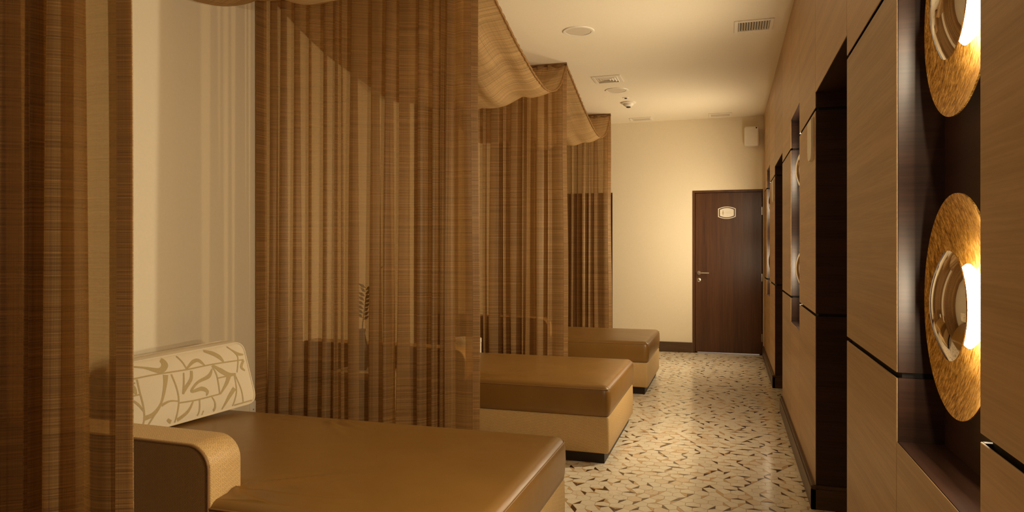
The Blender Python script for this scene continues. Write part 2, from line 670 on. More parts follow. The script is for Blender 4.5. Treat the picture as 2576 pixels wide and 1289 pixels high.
for a, b in recesses:
    b = min(b, BY)
    panel(a, b, RT, CEIL - 0.002)
    solid(a, b, RT + 0.02, CEIL)
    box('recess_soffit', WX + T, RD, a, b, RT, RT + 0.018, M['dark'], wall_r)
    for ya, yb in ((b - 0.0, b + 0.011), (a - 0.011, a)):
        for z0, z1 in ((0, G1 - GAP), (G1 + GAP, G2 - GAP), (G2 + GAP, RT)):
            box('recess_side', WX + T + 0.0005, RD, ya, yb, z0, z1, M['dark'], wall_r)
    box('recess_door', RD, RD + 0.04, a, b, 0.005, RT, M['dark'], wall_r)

# skirting
def skirt(name, x0, x1, y0, y1, h=0.12, parent=None):
    bm = bmesh.new()
    add_box(bm, x0, x1, y0, y1, 0.0, h - 0.018)
    dx, dy = (x1 - x0), (y1 - y0)
    if dx < dy:
        if x1 > 0:
            add_box(bm, x0 + 0.006, x1, y0, y1, h - 0.018, h)
        else:
            add_box(bm, x0, x1 - 0.006, y0, y1, h - 0.018, h)
    else:
        add_box(bm, x0, x1, y0 + 0.006, y1, h - 0.018, h)
    return structure(from_bm(name, bm, M['base']))


runs = []
for k in range(-1, 2):
    o = PER * k
    runs.append((3.86 + o, min(2.87 + o + PER, BY)))
runs = [(3.86 - PER, 2.87), (3.86, 2.87 + PER), (3.86 + PER, BY)]
for a, b in runs:
    skirt('baseboard_right', WX - 0.022, WX, a - 0.018, b)
    if a > 1:
        skirt('baseboard_right', WX - 0.022, RD, a - 0.018, a - 0.0005)
skirt('baseboard_back', D2[1] + 0.03, D1[0] - 0.003, BY - 0.02, BY, 0.13)

# ------------------------------------------------------------------ mosaic floor
HW = 0.075
HR = HW / math.sqrt(3)
ROW = 1.5 * HR
GR = 0.0014


def hexv():
    return [Vector((HR * math.cos(PI / 2 + i * PI / 3), HR * math.sin(PI / 2 + i * PI / 3), 0)) for i in range(6)]


def shrink(poly, g):
    out = []
    n = len(poly)
    for i in range(n):
        p0, p1, p2 = poly[i - 1], poly[i], poly[(i + 1) % n]
        e1, e2 = (p1 - p0).normalized(), (p2 - p1).normalized()
        n1, n2 = Vector((-e1.y, e1.x, 0)), Vector((-e2.y, e2.x, 0))
        den = 1 + n1.dot(n2)
        out.append(p1 + (n1 + n2) * (g / max(den, 0.3)))
    return out


H6 = hexv()
SHAPES = {}
for i in range(6):
    SHAPES['p%d' % i] = shrink([H6[(i + 1 + j) % 6] for j in range(5)], GR)
    SHAPES['t%d' % i] = shrink([H6[(i - 1) % 6], H6[i], H6[(i + 1) % 6]], GR * 0.8)
SHAPES['h'] = shrink(H6, GR)
# hexagon cut twice at one side: a rhomb-shaped dark piece remains at its flank
TH = 0.0028


def prism(poly, off=Vector((0, 0, 0))):
    n = len(poly)
    v = [p + off for p in poly] + [p + off - Vector((0, 0, TH)) for p in poly]
    f = [tuple(range(n))] + [(i, i + n, (i + 1) % n + n, (i + 1) % n) for i in range(n)]
    return v, f


cells = []
j = 0
y = 1.45
while y < BY - 0.02:
    x = LX + 0.03 + (HW / 2 if j % 2 else 0)
    while x < RD:
        if x < WX or any(a < y < b for a, b in recesses):
            r = rnd.random()
            kind = 'brown' if r < 0.38 else 'tan' if r < 0.80 else None
            cells.append((Vector((x, y, 0)), kind, rnd.randrange(6)))
        x += HW
    y += ROW
    j += 1


def cell_rank(c):
    x, y = c[0].x, c[0].y
    px, py, d = proj((x, y, 0))
    if py > 1300 or px < 1410 or px > 2040:
        return 99
    if x < -0.74 and not (3.15 < y < 4.2):
        return 99
    return d


cells.sort(key=cell_rank)
tile_me, n_tiles = {}, 0


def tile_mesh(shape, mat):
    key = (shape, mat)
    if key not in tile_me:
        v, f = prism(SHAPES[shape])
        me = new_mesh('tile', v, f)
        me.materials.append(M[mat])
        tile_me[key] = me
    return tile_me[key]


fv, ff, fm = [], [], []
MI = {'tile': 0, 'brown': 1, 'tan': 2}


def field(shape, mat, off):
    v, f = prism(SHAPES[shape], off)
    n = len(fv)
    fv.extend(v)
    ff.extend([tuple(q + n for q in face) for face in f])
    fm.extend([MI[mat]] * len(f))


for ci, (p, kind, i) in enumerate(cells):
    pieces = [('h', 'tile')] if kind is None else [('p%d' % i, 'tile'), ('t%d' % i, kind)]
    for shape, mat in pieces:
        jz = Vector((0, 0, rnd.uniform(-0.0002, 0.0002)))
        if ci < 290:
            obj('tile' if mat == 'tile' else 'inlay', tile_mesh(shape, mat), None, floor, p + jz)
        else:
            field(shape, mat, p + jz)
me = bpy.data.meshes.new('tile_field')
me.from_pydata([tuple(v) for v in fv], [], ff)
for k in ('tile', 'brown', 'tan'):
    me.materials.append(M[k])
me.polygons.foreach_set('material_index', fm)
me.update()
tf = obj('tile_field', me, None, floor)
tf['kind'] = 'stuff'

# ------------------------------------------------------------------ doors on the end wall
def door(name, x0, x1, full):
    r = structure(box(name, x0 + 0.034, x1 - 0.012, BY + 0.012, BY + 0.052, 0.013, DH - 0.034, M['door'], None, 0.0015, 1))
    box('door_frame', x0, x0 + 0.03, BY - 0.004, BY + 0.13, 0, DH, M['door'], r)
    box('door_frame', x1 - 0.009, x1, BY - 0.004, BY + 0.13, 0, DH, M['door'], r)
    box('door_frame', x0 + 0.03, x1 - 0.009, BY - 0.004, BY + 0.13, DH - 0.03, DH, M['door'], r)
    # rebate of the frame behind the leaf
    box('door_stop', x0 + 0.03, x0 + 0.06, BY + 0.0535, BY + 0.075, 0, DH - 0.03, M['door'], r)
    box('door_stop', x1 - 0.04, x1 - 0.009, BY + 0.0535, BY + 0.075, 0, DH - 0.03, M['door'], r)
    box('door_stop', x0 + 0.06, x1 - 0.04, BY + 0.0535, BY + 0.075, DH - 0.06, DH - 0.03, M['door'], r)
    if not full:
        return r
    hx = x0 + 0.08
    zr = CAM_H - (687 - HOR) / FPX * 8.97
    zl = CAM_H - (705 - HOR) / FPX * 8.97
    h = lathe('lever_handle', [(0, -0.009), (0.023, -0.009), (0.026, -0.006), (0.026, 0.0)], M['steel'], r, 'Y', 24, (hx, BY + 0.012, zr))
    tube('lever', [(hx, BY + 0.006, zr), (hx, BY - 0.035, zr), (hx + 0.012, BY - 0.046, zr), (hx + 0.05, BY - 0.046, zr), (hx + 0.128, BY - 0.044, zr)], 0.0085, M['steel'], h, 10)
    k = lathe('lock_plate', [(0, -0.008), (0.022, -0.008), (0.026, -0.005), (0.026, 0.0)], M['steel'], r, 'Y', 24, (hx, BY + 0.012, zl))
    box('keyhole', hx - 0.004, hx + 0.004, BY + 0.0015, BY + 0.006, zl - 0.014, zl + 0.006, M['void'], k)
    for z in (0.22, 0.98, 1.82):
        box('hinge', x1 - 0.016, x1 - 0.006, BY - 0.006, BY + 0.014, z - 0.05, z + 0.05, M['steel'], r, 0.002, 1)
    return r


d1 = door('door_1', D1[0], D1[1], True)
door('door_2', D2[0], D2[1], False)

# sign on the door
sx, sz = -0.022, 1.805


def plaque(bm, w, h, bow, y0, y1, hole=None):
    def outline(w, h, bow):
        pts = []
        for i in range(13):
            t = -1 + 2 * i / 12
            pts.append((sx + t * w, sz - h - bow * (1 - t * t)))
        for i in range(13):
            t = 1 - 2 * i / 12
            pts.append((sx + t * w, sz + h + bow * (1 - t * t)))
        return pts
    po = outline(w, h, bow)
    fo = [bm.verts.new((x, y0, z)) for x, z in po]
    bo = [bm.verts.new((x, y1, z)) for x, z in po]
    n = len(po)
    for i in range(n):
        bm.faces.new((fo[i], bo[i], bo[(i + 1) % n], fo[(i + 1) % n]))
    if hole is None:
        bm.faces.new(fo)
    else:
        pi_ = outline(*hole)
        fi = [bm.verts.new((x, y0, z)) for x, z in pi_]
        bi = [bm.verts.new((x, y1, z)) for x, z in pi_]
        for i in range(n):
            q = (i + 1) % n
            bm.faces.new((fo[i], fo[q], fi[q], fi[i]))
            bm.faces.new((fi[i], fi[q], bi[q], bi[i]))


sg = empty('door_sign', (sx, BY + 0.012, sz), 'small cream washroom plaque with a figure symbol on the dark door', 'sign')
inv = Matrix.Translation(-Vector((sx, BY + 0.012, sz)))


def sub(o, parent_loc):
    o.matrix_parent_inverse = Matrix.Translation(-Vector(parent_loc))
    return o


bm = bmesh.new()
plaque(bm, 0.108, 0.052, 0.026, BY + 0.006, BY + 0.0125, (0.098, 0.046, 0.0235))
sub(from_bm('outline_ring', bm, M['white'], sg), sg.location)
bm = bmesh.new()
plaque(bm, 0.085, 0.038, 0.021, BY + 0.005, BY + 0.0125)
sub(from_bm('plate', bm, M['white'], sg), sg.location)
bm = bmesh.new()
yy0, yy1 = BY + 0.0035, BY + 0.0055
ix = sx - 0.047
lathe_head = [(ix + 0.0065 * math.cos(t * PI / 6), sz + 0.026 + 0.0065 * math.sin(t * PI / 6)) for t in range(12)]
for pts in (lathe_head,
            [(ix - 0.007, sz + 0.018), (ix - 0.013, sz - 0.012), (ix - 0.006, sz - 0.012), (ix - 0.006, sz - 0.032), (ix - 0.001, sz - 0.032), (ix - 0.001, sz - 0.012),
             (ix + 0.001, sz - 0.012), (ix + 0.001, sz - 0.032), (ix + 0.006, sz - 0.032), (ix + 0.006, sz - 0.012), (ix + 0.013, sz - 0.012), (ix + 0.007, sz + 0.018)]):
    f = bm.faces.new([bm.verts.new((x, yy0, z)) for x, z in pts])
    r = bmesh.ops.extrude_face_region(bm, geom=[f])
    for v in r['geom']:
        if isinstance(v, bmesh.types.BMVert):
            v.co.y = yy1
sub(from_bm('figure_symbol', bm, M['mark'], sg), sg.location)
bm = bmesh.new()                                  # two rows of lettering too small to read in the photograph
for row, cnt in ((0.008, 6), (-0.008, 7)):
    for q in range(cnt):
        x = sx - 0.012 + q * 0.0105
        add_box(bm, x, x + 0.0016, yy0 + 0.001, yy1, sz + row - 0.0045, sz + row + 0.0045)
        add_box(bm, x + 0.0016, x + 0.006, yy0 + 0.001, yy1, sz + row - (0.0045 if q % 2 else -0.003), sz + row - (0.003 if q % 2 else -0.0045))
sub(from_bm('lettering', bm, M['mark'], sg), sg.location)

# ------------------------------------------------------------------ niche lamps
def niche_lamp(yc, zc, label):
    X = WX + 0.045
    R, DEP = 0.245, 0.055
    e = empty('niche_lamp', (X, yc, zc), label, 'lamp', 'gold dish lamps in the wall niches')
    prof = [(R * t / 14.0, DEP * (1 - (t / 14.0) ** 2)) for t in range(15)]
    prof += [(R, 0.004)] + [(R * t / 14.0, DEP * (1 - (t / 14.0) ** 2) + 0.004) for t in range(13, -1, -1)]
    lathe('gold_dish', prof, M['gold'], e, 'X', 72, angle=60)
    rd = 0.12
    prof = [(rd * t / 12.0, -0.012 - 0.030 * (1 - (t / 12.0) ** 2)) for t in range(13)]
    prof += [(rd, -0.0095)] + [(rd * t / 12.0, -0.0095 - 0.012 * (1 - (t / 12.0) ** 2)) for t in range(11, -1, -1)]
    lathe('mirror_dome', prof, M['chrome'], e, 'X', 64, angle=35)
    tube('stem', [(-0.02, 0, 0), (DEP, 0, 0)], 0.006, M['brass'], e, 12)
    lathe('bulb_ring', [(0.030, 0.044), (0.080, 0.038), (0.092, 0.026), (0.080, 0.014), (0.030, 0.012)], M['led'], e, 'X', 40)
    for s in (-1, 1):
        l = bpy.data.lights.new('bulb', 'SPOT')
        l.spot_size = math.radians(172)
        l.spot_blend = 1.0
        l.energy = LAMP_W
        l.color = LAMP_COL
        l.shadow_soft_size = 0.022
        lob = bpy.data.objects.new('bulb_light', l)
        lob.location = (-0.030, -0.10, s * 0.12)
        lob.rotation_euler = (0, PI / 2, 0)
        C.objects.link(lob)
        lob.parent = e
        for en, loc in ((0.03, (0.004, 0.0, s * 0.032)), (0.042, (-0.030, -0.10, s * 0.12))):
            l = bpy.data.lights.new('bulb_spill', 'POINT')       # light of the same bulb that spills sideways into the niche
            l.energy = LAMP_W * en
            l.color = LAMP_COL
            l.shadow_soft_size = 0.006
            lob = bpy.data.objects.new('bulb_spill', l)
            lob.location = loc
            C.objects.link(lob)
            lob.parent = e
    return e


where = ['in the niche behind the viewpoint', 'in the nearest wall niche', 'in the middle wall niche', 'in the farthest wall niche by the door']
for (a, b), w in list(zip(niches, where))[1:]:
    yc = (a + b) / 2 - 0.01
    niche_lamp(yc, 1.20, 'lower gold-leaf dish lamp with a mirrored dome ' + w)
    niche_lamp(yc, 1.86, 'upper gold-leaf dish lamp with a mirrored dome ' + w)

# pale plates on the panels
for k, lab in ((0, 'pale rounded wall plate on the wood panel beside the middle niche'), (1, 'pale rounded wall plate on the farthest wood panel near the door')):
    yc, z0, z1, w = 4.015 + PER * k, 1.80, 2.012, 0.095
    prof = []
    for i in range(9):
        t = PI + i * PI / 16
        prof.append((yc - w + 0.06 + 0.06 * math.cos(t), z0 + 0.06 + 0.06 * math.sin(t)))
    for i in range(9):
        t = 1.5 * PI + i * PI / 16
        prof.append((yc + w - 0.06 + 0.06 * math.cos(t), z0 + 0.06 + 0.06 * math.sin(t)))
    prof += [(yc + w, z1), (yc - w, z1)]
    e = empty('wall_plate', (WX, yc, z0), lab, 'wall plate', 'pale plates on the wood panels')
    bm = bmesh.new()
    fr = [bm.verts.new((WX - 0.014, p[0], p[1])) for p in prof]
    bk = [bm.verts.new((WX, p[0], p[1])) for p in prof]
    bm.faces.new(fr)
    for i in range(len(prof)):
        bm.faces.new((fr[i], fr[(i + 1) % len(prof)], bk[(i + 1) % len(prof)], bk[i]))
    bmesh.ops.bevel(bm, geom=[ed for ed in bm.edges if ed.verts[0] in fr and ed.verts[1] in fr], offset=0.004, segments=2, affect='EDGES')
    sub(from_bm('cover', bm, M['white'], e, True, 40), e.location)
    sub(box('base', WX - 0.005, WX - 0.0005, yc - w - 0.003, yc + w + 0.003, z0 + 0.06, z1 + 0.003, M['grille'], e), e.location)

# ------------------------------------------------------------------ day beds
def offset_poly(poly, g):
    return shrink([Vector((p[0], p[1], 0)) for p in poly], -g)


def rounded(poly, r, seg=6):
    """round each convex / concave corner of a CCW polygon."""
    out = []
    n = len(poly)
    for i in range(n):
        p0, p1, p2 = Vector(poly[i - 1]), Vector(poly[i]), Vector(poly[(i + 1) % n])
        a, b = (p0 - p1).normalized(), (p2 - p1).normalized()
        rr = r[i] if isinstance(r, (list, tuple)) else r
        s, e = p1 + a * rr, p1 + b * rr
        for k in range(seg + 1):
            t = k / seg
            out.append((1 - t) ** 2 * s + 2 * t * (1 - t) * p1 + t * t * e)
    return [(p.x, p.y) for p in out]


def puffy(name, outline, rings, mat, parent, relief=None):
    """rings: list of (outward offset, z); first at the bottom, last at the top; caps closed."""
    bm = bmesh.new()
    rs = []
    for off, z in rings:
        rs.append([bm.verts.new((p.x, p.y, z)) for p in offset_poly(outline, off)])
    n = len(outline)
    for a, b in zip(rs[:-1], rs[1:]):
        for i in range(n):
            bm.faces.new((a[i], a[(i + 1) % n], b[(i + 1) % n], b[i]))
    bm.faces.new(rs[0][::-1])
    if relief is None:
        bm.faces.new(rs[-1])
    else:
        from mathutils.geometry import delaunay_2d_cdt
        ring = [Vector((v.co.x, v.co.y)) for v in rs[-1]]
        inner = [Vector((p.x, p.y)) for p in offset_poly([(q.x, q.y) for q in ring], -0.006)]
        pts = list(ring)

        def inside(p, poly):
            c = False
            for a, b in zip(poly, poly[1:] + poly[:1]):
                if (a.y > p.y) != (b.y > p.y) and p.x < (b.x - a.x) * (p.y - a.y) / (b.y - a.y) + a.x:
                    c = not c
            return c
        xs = [q.x for q in ring]
        ysr = [q.y for q in ring]
        x = min(xs) + 0.02
        while x < max(xs):
            yv = min(ysr) + 0.02
            while yv < max(ysr):
                p = Vector((x, yv))
                if inside(p, inner):
                    pts.append(p)
                yv += 0.014
            x += 0.022
        res = delaunay_2d_cdt(pts, [], [list(range(len(ring)))], 1, 1e-6)
        zt = rings[-1][1]
        vmap = []
        for k, co in enumerate(res[0]):
            src = [q for q in res[3][k] if q < len(ring)]
            if src:
                vmap.append(rs[-1][src[0]])
            else:
                vmap.append(bm.verts.new((co.x, co.y, zt + relief(co.x, co.y))))
        for f in res[2]:
            try:
                bm.faces.new([vmap[q] for q in f])
            except ValueError:
                pass
    return from_bm(name, bm, mat, parent, True, 55)


BED_L0, BED_L1 = LX + 0.015, -0.70
ARM_X = -1.645


def daybed(y0, y1, label):
    e = empty('daybed', (0, y0, 0), label, 'daybed', 'brown leather daybeds along the wall')
    w = y1 - y0
    box('plinth', BED_L0 + 0.02, BED_L1 - 0.035, 0.03, w - 0.03, 0.0, 0.068, M['plinth'], e)
    base = rounded([(BED_L0, 0.004), (BED_L1 - 0.004, 0.004), (BED_L1 - 0.004, w - 0.004), (BED_L0, w - 0.004)], [0.01, 0.02, 0.02, 0.01])
    puffy('base', base, [(-0.008, 0.066), (0.0, 0.074), (0.002, 0.18), (0.0, 0.282), (-0.006, 0.292)], M['woven'], e)
    aw = 0.165
    out = rounded([(ARM_X - 0.045, 0.0), (BED_L1, 0.0), (BED_L1, w), (BED_L0, w), (BED_L0, aw - 0.03), (ARM_X - 0.045, aw - 0.03)],
                  [0.04, 0.05, 0.05, 0.04, 0.04, 0.03])
    rb = random.Random(int(y0 * 100))
    creases = [((ARM_X + 0.015, aw * 0.75), rb.uniform(-0.1, 0.15), 0.30, 0.013), ((ARM_X + 0.015, aw * 0.6), rb.uniform(-0.6, -0.35), 0.20, 0.008),
               ((ARM_X + 0.01, aw), rb.uniform(0.35, 0.6), 0.24, 0.010)]
    for _ in range(5):
        creases.append(((rb.uniform(-2.25, -1.7), w - rb.uniform(0.06, 0.16)), rb.uniform(-0.9, -0.2), rb.uniform(0.10, 0.2), rb.uniform(0.005, 0.009)))

    def relief(x, yv):
        ed = min(BED_L1 - x, x - BED_L0, yv, w - yv)
        z = 0.009 * (1 - math.exp(-max(ed - 0.03, 0) / 0.12))
        for (cx_, cy_), an, ln, hgt in creases:
            dx, dy = x - cx_, yv - cy_
            al = dx * math.cos(an) + dy * math.sin(an)
            pe = -dx * math.sin(an) + dy * math.cos(an) - 0.25 * al * al
            if -0.03 < al < ln * 2:
                z += hgt * math.exp(-(pe / 0.016) ** 2) * max(0, math.cos(min(abs(al) / ln, 1.57)))
                z -= 0.7 * hgt * math.exp(-((pe - 0.035) / 0.016) ** 2) * max(0, math.cos(min(abs(al) / ln, 1.57)))
        return z
    m = puffy('mattress', out, [(-0.012, 0.293), (-0.002, 0.300), (0.002, 0.33), (0.006, 0.385), (0.004, 0.44), (0.0, 0.455), (-0.006, 0.466), (-0.018, 0.477),
                                (-0.032, 0.4835)], M['leather'], e, relief)
    bm = bmesh.new()
    loop = [(p.x, p.y, 0.462) for p in offset_poly(out, -0.0015)]
    tube_mesh(bm, loop + [loop[0]], 0.0032, 6, False)
    from_bm('seam', bm, M['seam'], m, True)
    # arm: rounded slab at the head end of the near side
    prof = [(BED_L0, 0.29), (ARM_X, 0.29)]
    R = 0.085
    top = 0.672
    for i in range(9):
        t = i * PI / 16
        prof.append((ARM_X - R + R * math.cos(t), top - R + R * math.sin(t)))
    prof.append((BED_L0, top + 0.012))
    bm = bmesh.new()
    ys = [(0.0, 0.010), (0.006, 0.0), (aw - 0.012, 0.0), (aw - 0.003, 0.006), (aw, 0.014)]
    rs = []
    for yv, ins in ys:
        pp = shrink([Vector((p[0], p[1], 0)) for p in prof], ins)
        rs.append([bm.verts.new((p.x, yv, p.y)) for p in pp])
    n = len(prof)
    for a, b in zip(rs[:-1], rs[1:]):
        for i in range(n):
            bm.faces.new((a[i], a[(i + 1) % n], b[(i + 1) % n], b[i]))
    bm.faces.new(rs[0])
    bm.faces.new(rs[-1][::-1])
    arm = from_bm('arm', bm, M['woven'], e, True, 50)
    pp = shrink([Vector((p[0], p[1], 0)) for p in prof], 0.006)
    tube('piping', [(p.x, 0.0015, p.y) for p in pp[1:]], 0.0045, M['piping'], arm, 8)
    # near side face of the arm, its shade put into the darker colour
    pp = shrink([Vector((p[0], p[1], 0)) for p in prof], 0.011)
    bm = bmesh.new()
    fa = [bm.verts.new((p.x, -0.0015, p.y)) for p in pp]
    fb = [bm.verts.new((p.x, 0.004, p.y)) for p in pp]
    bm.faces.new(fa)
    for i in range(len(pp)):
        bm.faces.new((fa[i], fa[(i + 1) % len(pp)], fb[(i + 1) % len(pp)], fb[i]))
    sp = from_bm('arm_shaded_side', bm, M['woven_shaded'], arm)
    sp['label'] = 'near side of the arm, woven, with shade painted into its brown'
    # woven panel below the arm, same painted shade, flush with its side
    box('side_panel', BED_L0, ARM_X - 0.004, 0.0005, 0.02, 0.075, 0.30, M['woven_shaded'], arm)
    return e


BEDS = [(1.905, 3.075), (4.255, 5.405), (6.43, 7.52)]
for (a, b), lab in zip(BEDS, ('nearest brown leather daybed with a woven arm, carrying the patterned cushion',
                              'middle brown leather daybed standing between the two long sheer curtains',
                              'farthest brown leather daybed, closest to the end wall door')):
    daybed(a, b, lab)

# ------------------------------------------------------------------ patterned cushion on the nearest bed
TILT = math.radians(17)
far_b = Vector((-2.365, 3.085, 0.528))          # far end of the front lower edge
axis_s = Vector((-0.25, -0.965, -0.05)).normalized()   # from the far end to the near end
nrm_h = Vector((-axis_s.y, axis_s.x, 0)).normalized()        # towards the room
if nrm_h.x < 0:
    nrm_h = -nrm_h
axis_t = (Vector((0, 0, 1)) * math.cos(TILT) - nrm_h * math.sin(TILT)).normalized()
axis_t = (axis_t - axis_s * axis_t.dot(axis_s)).normalized()
axis_n = axis_s.cross(axis_t).normalized()
if axis_n.x < 0:
    axis_n = -axis_n
PLN, PHT, PTH = 0.65, 0.325, 0.115
e = empty('cushion', far_b, 'long cream cushion with khaki curved motifs leaning at the bed head', 'cushion')
e.matrix_world = Matrix.Translation(far_b)


def cush(s, t, n):
    """s along the length from the far end, t up, n out of the front face (0 = face plane)."""
    return axis_s * s + axis_t * t + (axis_n if n > 0 else nrm_h) * n


def bulge(s, t):
    u, v = s / PLN, t / PHT
    u, v = min(max(u, 0), 1), min(max(v, 0), 1)
    return 0.022 * (1 - (2 * u - 1) ** 4) * (1 - (2 * v - 1) ** 4)


def rim(u, v, a, b, r):
    """clamp a square-grid point to a rounded rectangle."""
    x, y = u * a, v * b
    cx_, cy_ = min(max(x, r), a - r), min(max(y, r), b - r)
    dx, dy = x - cx_, y - cy_
    m = max(abs(dx), abs(dy))
    if dx and dy:
        l = math.hypot(dx, dy)
        dx, dy = dx * m / l, dy * m / l
    return cx_ + dx, cy_ + dy


NU, NV = 40, 20
verts, faces = [], []


def grid(sign):
    base = len(verts)
    for j in range(NV + 1):
        for i in range(NU + 1):
            s, t = rim(i / NU, j / NV, PLN, PHT, 0.05)
            n = bulge(s, t) if sign > 0 else -PTH - 0.2 * bulge(s, t)
            verts.append(cush(s, t, n))
    for j in range(NV):
        for i in range(NU):
            q = base + j * (NU + 1) + i
            f = (q, q + 1, q + NU + 2, q + NU + 1)
            faces.append(f if sign > 0 else f[::-1])
    return base


b0, b1 = grid(1), grid(-1)
bor = [i for i in range(NU + 1)] + [j * (NU + 1) + NU for j in range(1, NV + 1)] + [NV * (NU + 1) + i for i in range(NU - 1, -1, -1)] + [j * (NU + 1) for j in range(NV - 1, 0, -1)]
mid = []
for idx in bor:
    pa, pb = verts[b0 + idx], verts[b1 + idx]
    c0 = cush(PLN / 2, PHT / 2, 0)
    m_ = (pa + pb) / 2
    o_ = (pa - c0)
    o_ -= axis_n * o_.dot(axis_n)
    mid.append(len(verts))
    verts.append(m_ + o_.normalized() * 0.012)
for i in range(len(bor)):
    j2 = (i + 1) % len(bor)
    faces.append((b0 + bor[i], mid[i], mid[j2], b0 + bor[j2]))
    faces.append((mid[i], b1 + bor[i], b1 + bor[j2], mid[j2]))
bm = bmesh.new()
bvs = [bm.verts.new(v) for v in verts]
for f in faces:
    bm.faces.new([bvs[i] for i in f])
cu = from_bm('cover', bm, M['linen'], e, True, 60)
for off, nm in ((0.0, 'piping'), (-PTH, 'piping')):
    pts = [verts[(b0 if off == 0 else b1) + i] for i in bor]
    bm = bmesh.new()
    tube_mesh(bm, pts + [pts[0]], 0.0045, 8, False)
    from_bm(nm, bm, M['linen'], e, True)


def to_st(cxp, cyp):
    """point of the photograph's cushion crop -> (s, t) on the front face."""
    px, py = 300 + cxp / 2.871, 840 + cyp / 2.871
    d = ray(px, py)
    o = Vector((0, 0, CAM_H)) - far_b
    n_off = axis_n * 0.015
    k = (n_off - o).dot(axis_n) / d.dot(axis_n)
    p = o + d * k
    return p.dot(axis_s), p.dot(axis_t)


STROKES = [
    ([(40, 340), (240, 300), (480, 262), (660, 225), (930, 182)], [8] * 5),
    ([(40, 462), (150, 440)], [8, 8]), ([(425, 503), (560, 480), (720, 438)], [8, 8, 8]),
    ([(840, 515), (968, 478)], [8, 8]),
    ([(130, 330), (150, 420), (175, 520), (185, 620), (165, 700)], [8] * 5),
    ([(370, 295), (410, 400), (425, 500), (410, 640)], [8] * 4),
    ([(410, 150), (450, 200), (485, 262)], [8] * 3), ([(665, 235), (700, 310), (722, 440)], [8] * 3),
    ([(785, 92), (850, 150), (860, 200), (850, 280)], [8] * 4), ([(830, 300), (845, 420), (825, 530)], [8] * 3),
    ([(835, 300), (880, 400), (903, 490)], [8] * 3), ([(575, 475), (580, 560), (565, 605)], [8] * 3),
    ([(265, 570), (220, 650), (195, 690)], [8] * 3), ([(700, 325), (790, 305)], [8, 8]),
    ([(55, 232), (180, 245), (290, 268), (328, 230), (310, 190), (265, 170)], [8, 10, 30, 34, 26, 8]),
    ([(330, 300), (325, 380), (300, 500), (250, 580), (185, 612)], [28, 18, 10, 20, 24]),
    ([(485, 252), (530, 205), (570, 195), (615, 235)], [8, 20, 20, 6]),
    ([(600, 118), (670, 140), (720, 170), (750, 205)], [10, 24, 24, 8]),
    ([(815, 115), (860, 145), (905, 148)], [6, 20, 8]),
    ([(515, 270), (512, 330), (470, 400), (455, 440)], [14, 18, 20, 8]), ([(455, 440), (460, 360), (460, 285)], [10, 10, 8]),
    ([(665, 255), (640, 310), (560, 355), (515, 420), (590, 400), (630, 420), (625, 450)], [6, 22, 14, 12, 24, 18, 6]),
    ([(670, 230), (730, 270), (790, 298), (840, 290)], [8, 28, 24, 8]), ([(790, 300), (770, 360), (725, 440)], [28, 20, 6]),
    ([(65, 345), (110, 400), (128, 440)], [28, 24, 6]), ([(70, 455), (140, 510), (178, 560)], [6, 12, 6]),
    ([(300, 520), (360, 490), (420, 490)], [16, 9, 6]), ([(45, 590), (105, 650), (100, 690)], [6, 26, 20]),
    ([(830, 395), (790, 460), (750, 545)], [26, 20, 6]),
    ([(605, 570), (640, 575), (690, 550), (690, 500), (665, 460)], [22, 22, 14, 8, 6]),
    ([(530, 490), (490, 570), (400, 635), (350, 620)], [6, 16, 20, 14]), ([(905, 190), (885, 240), (915, 265)], [14, 18, 8]),
]


def smooth_path(pts, ws, k=7):
    out = []
    n = len(pts)
    for i in range(n - 1):
        p0, p1, p2, p3 = pts[max(i - 1, 0)], pts[i], pts[i + 1], pts[min(i + 2, n - 1)]
        for q in range(k):
            t = q / k
            f = lambda a, b, c, d: 0.5 * (2 * b + (c - a) * t + (2 * a - 5 * b + 4 * c - d) * t * t + (3 * b - a - 3 * c + d) * t ** 3)
            out.append((f(p0[0], p1[0], p2[0], p3[0]), f(p0[1], p1[1], p2[1], p3[1]), ws[i] * (1 - t) + ws[i + 1] * t))
    out.append((*pts[-1], ws[-1]))
    return out


bm = bmesh.new()
lines = []
for pts, ws in STROKES:
    st = [to_st(*p) for p in pts]
    w = [x / 2.871 * 0.0026 for x in ws]
    lines.append((st, w))
s_min = min(max(p[0] for p in st) for st, _ in lines)
shift = 0.60
for st, w in list(lines):
    lines.append(([(p[0] + shift, p[1]) for p in st], w))
for st, w in lines:
    path = smooth_path(st, w)
    prev = None
    for i, (s, t, ww) in enumerate(path):
        a, b = path[max(i - 1, 0)], path[min(i + 1, len(path) - 1)]
        dx, dy = b[0] - a[0], b[1] - a[1]
        l = math.hypot(dx, dy) or 1
        nx, ny = -dy / l, dx / l
        pr = []
        for sg_ in (-1, 1):
            ss, tt = s + sg_ * nx * ww / 2, t + sg_ * ny * ww / 2
            if not (0.006 < ss < PLN - 0.006 and 0.006 < tt < PHT - 0.006):
                pr = None
                break
            pr.append(bm.verts.new(cush(ss, tt, bulge(ss, tt) + 0.0011)))
        if pr and prev:
            bm.faces.new((prev[0], prev[1], pr[1], pr[0]))
        prev = pr
from_bm('woven_motif', bm, M['motif'], e)

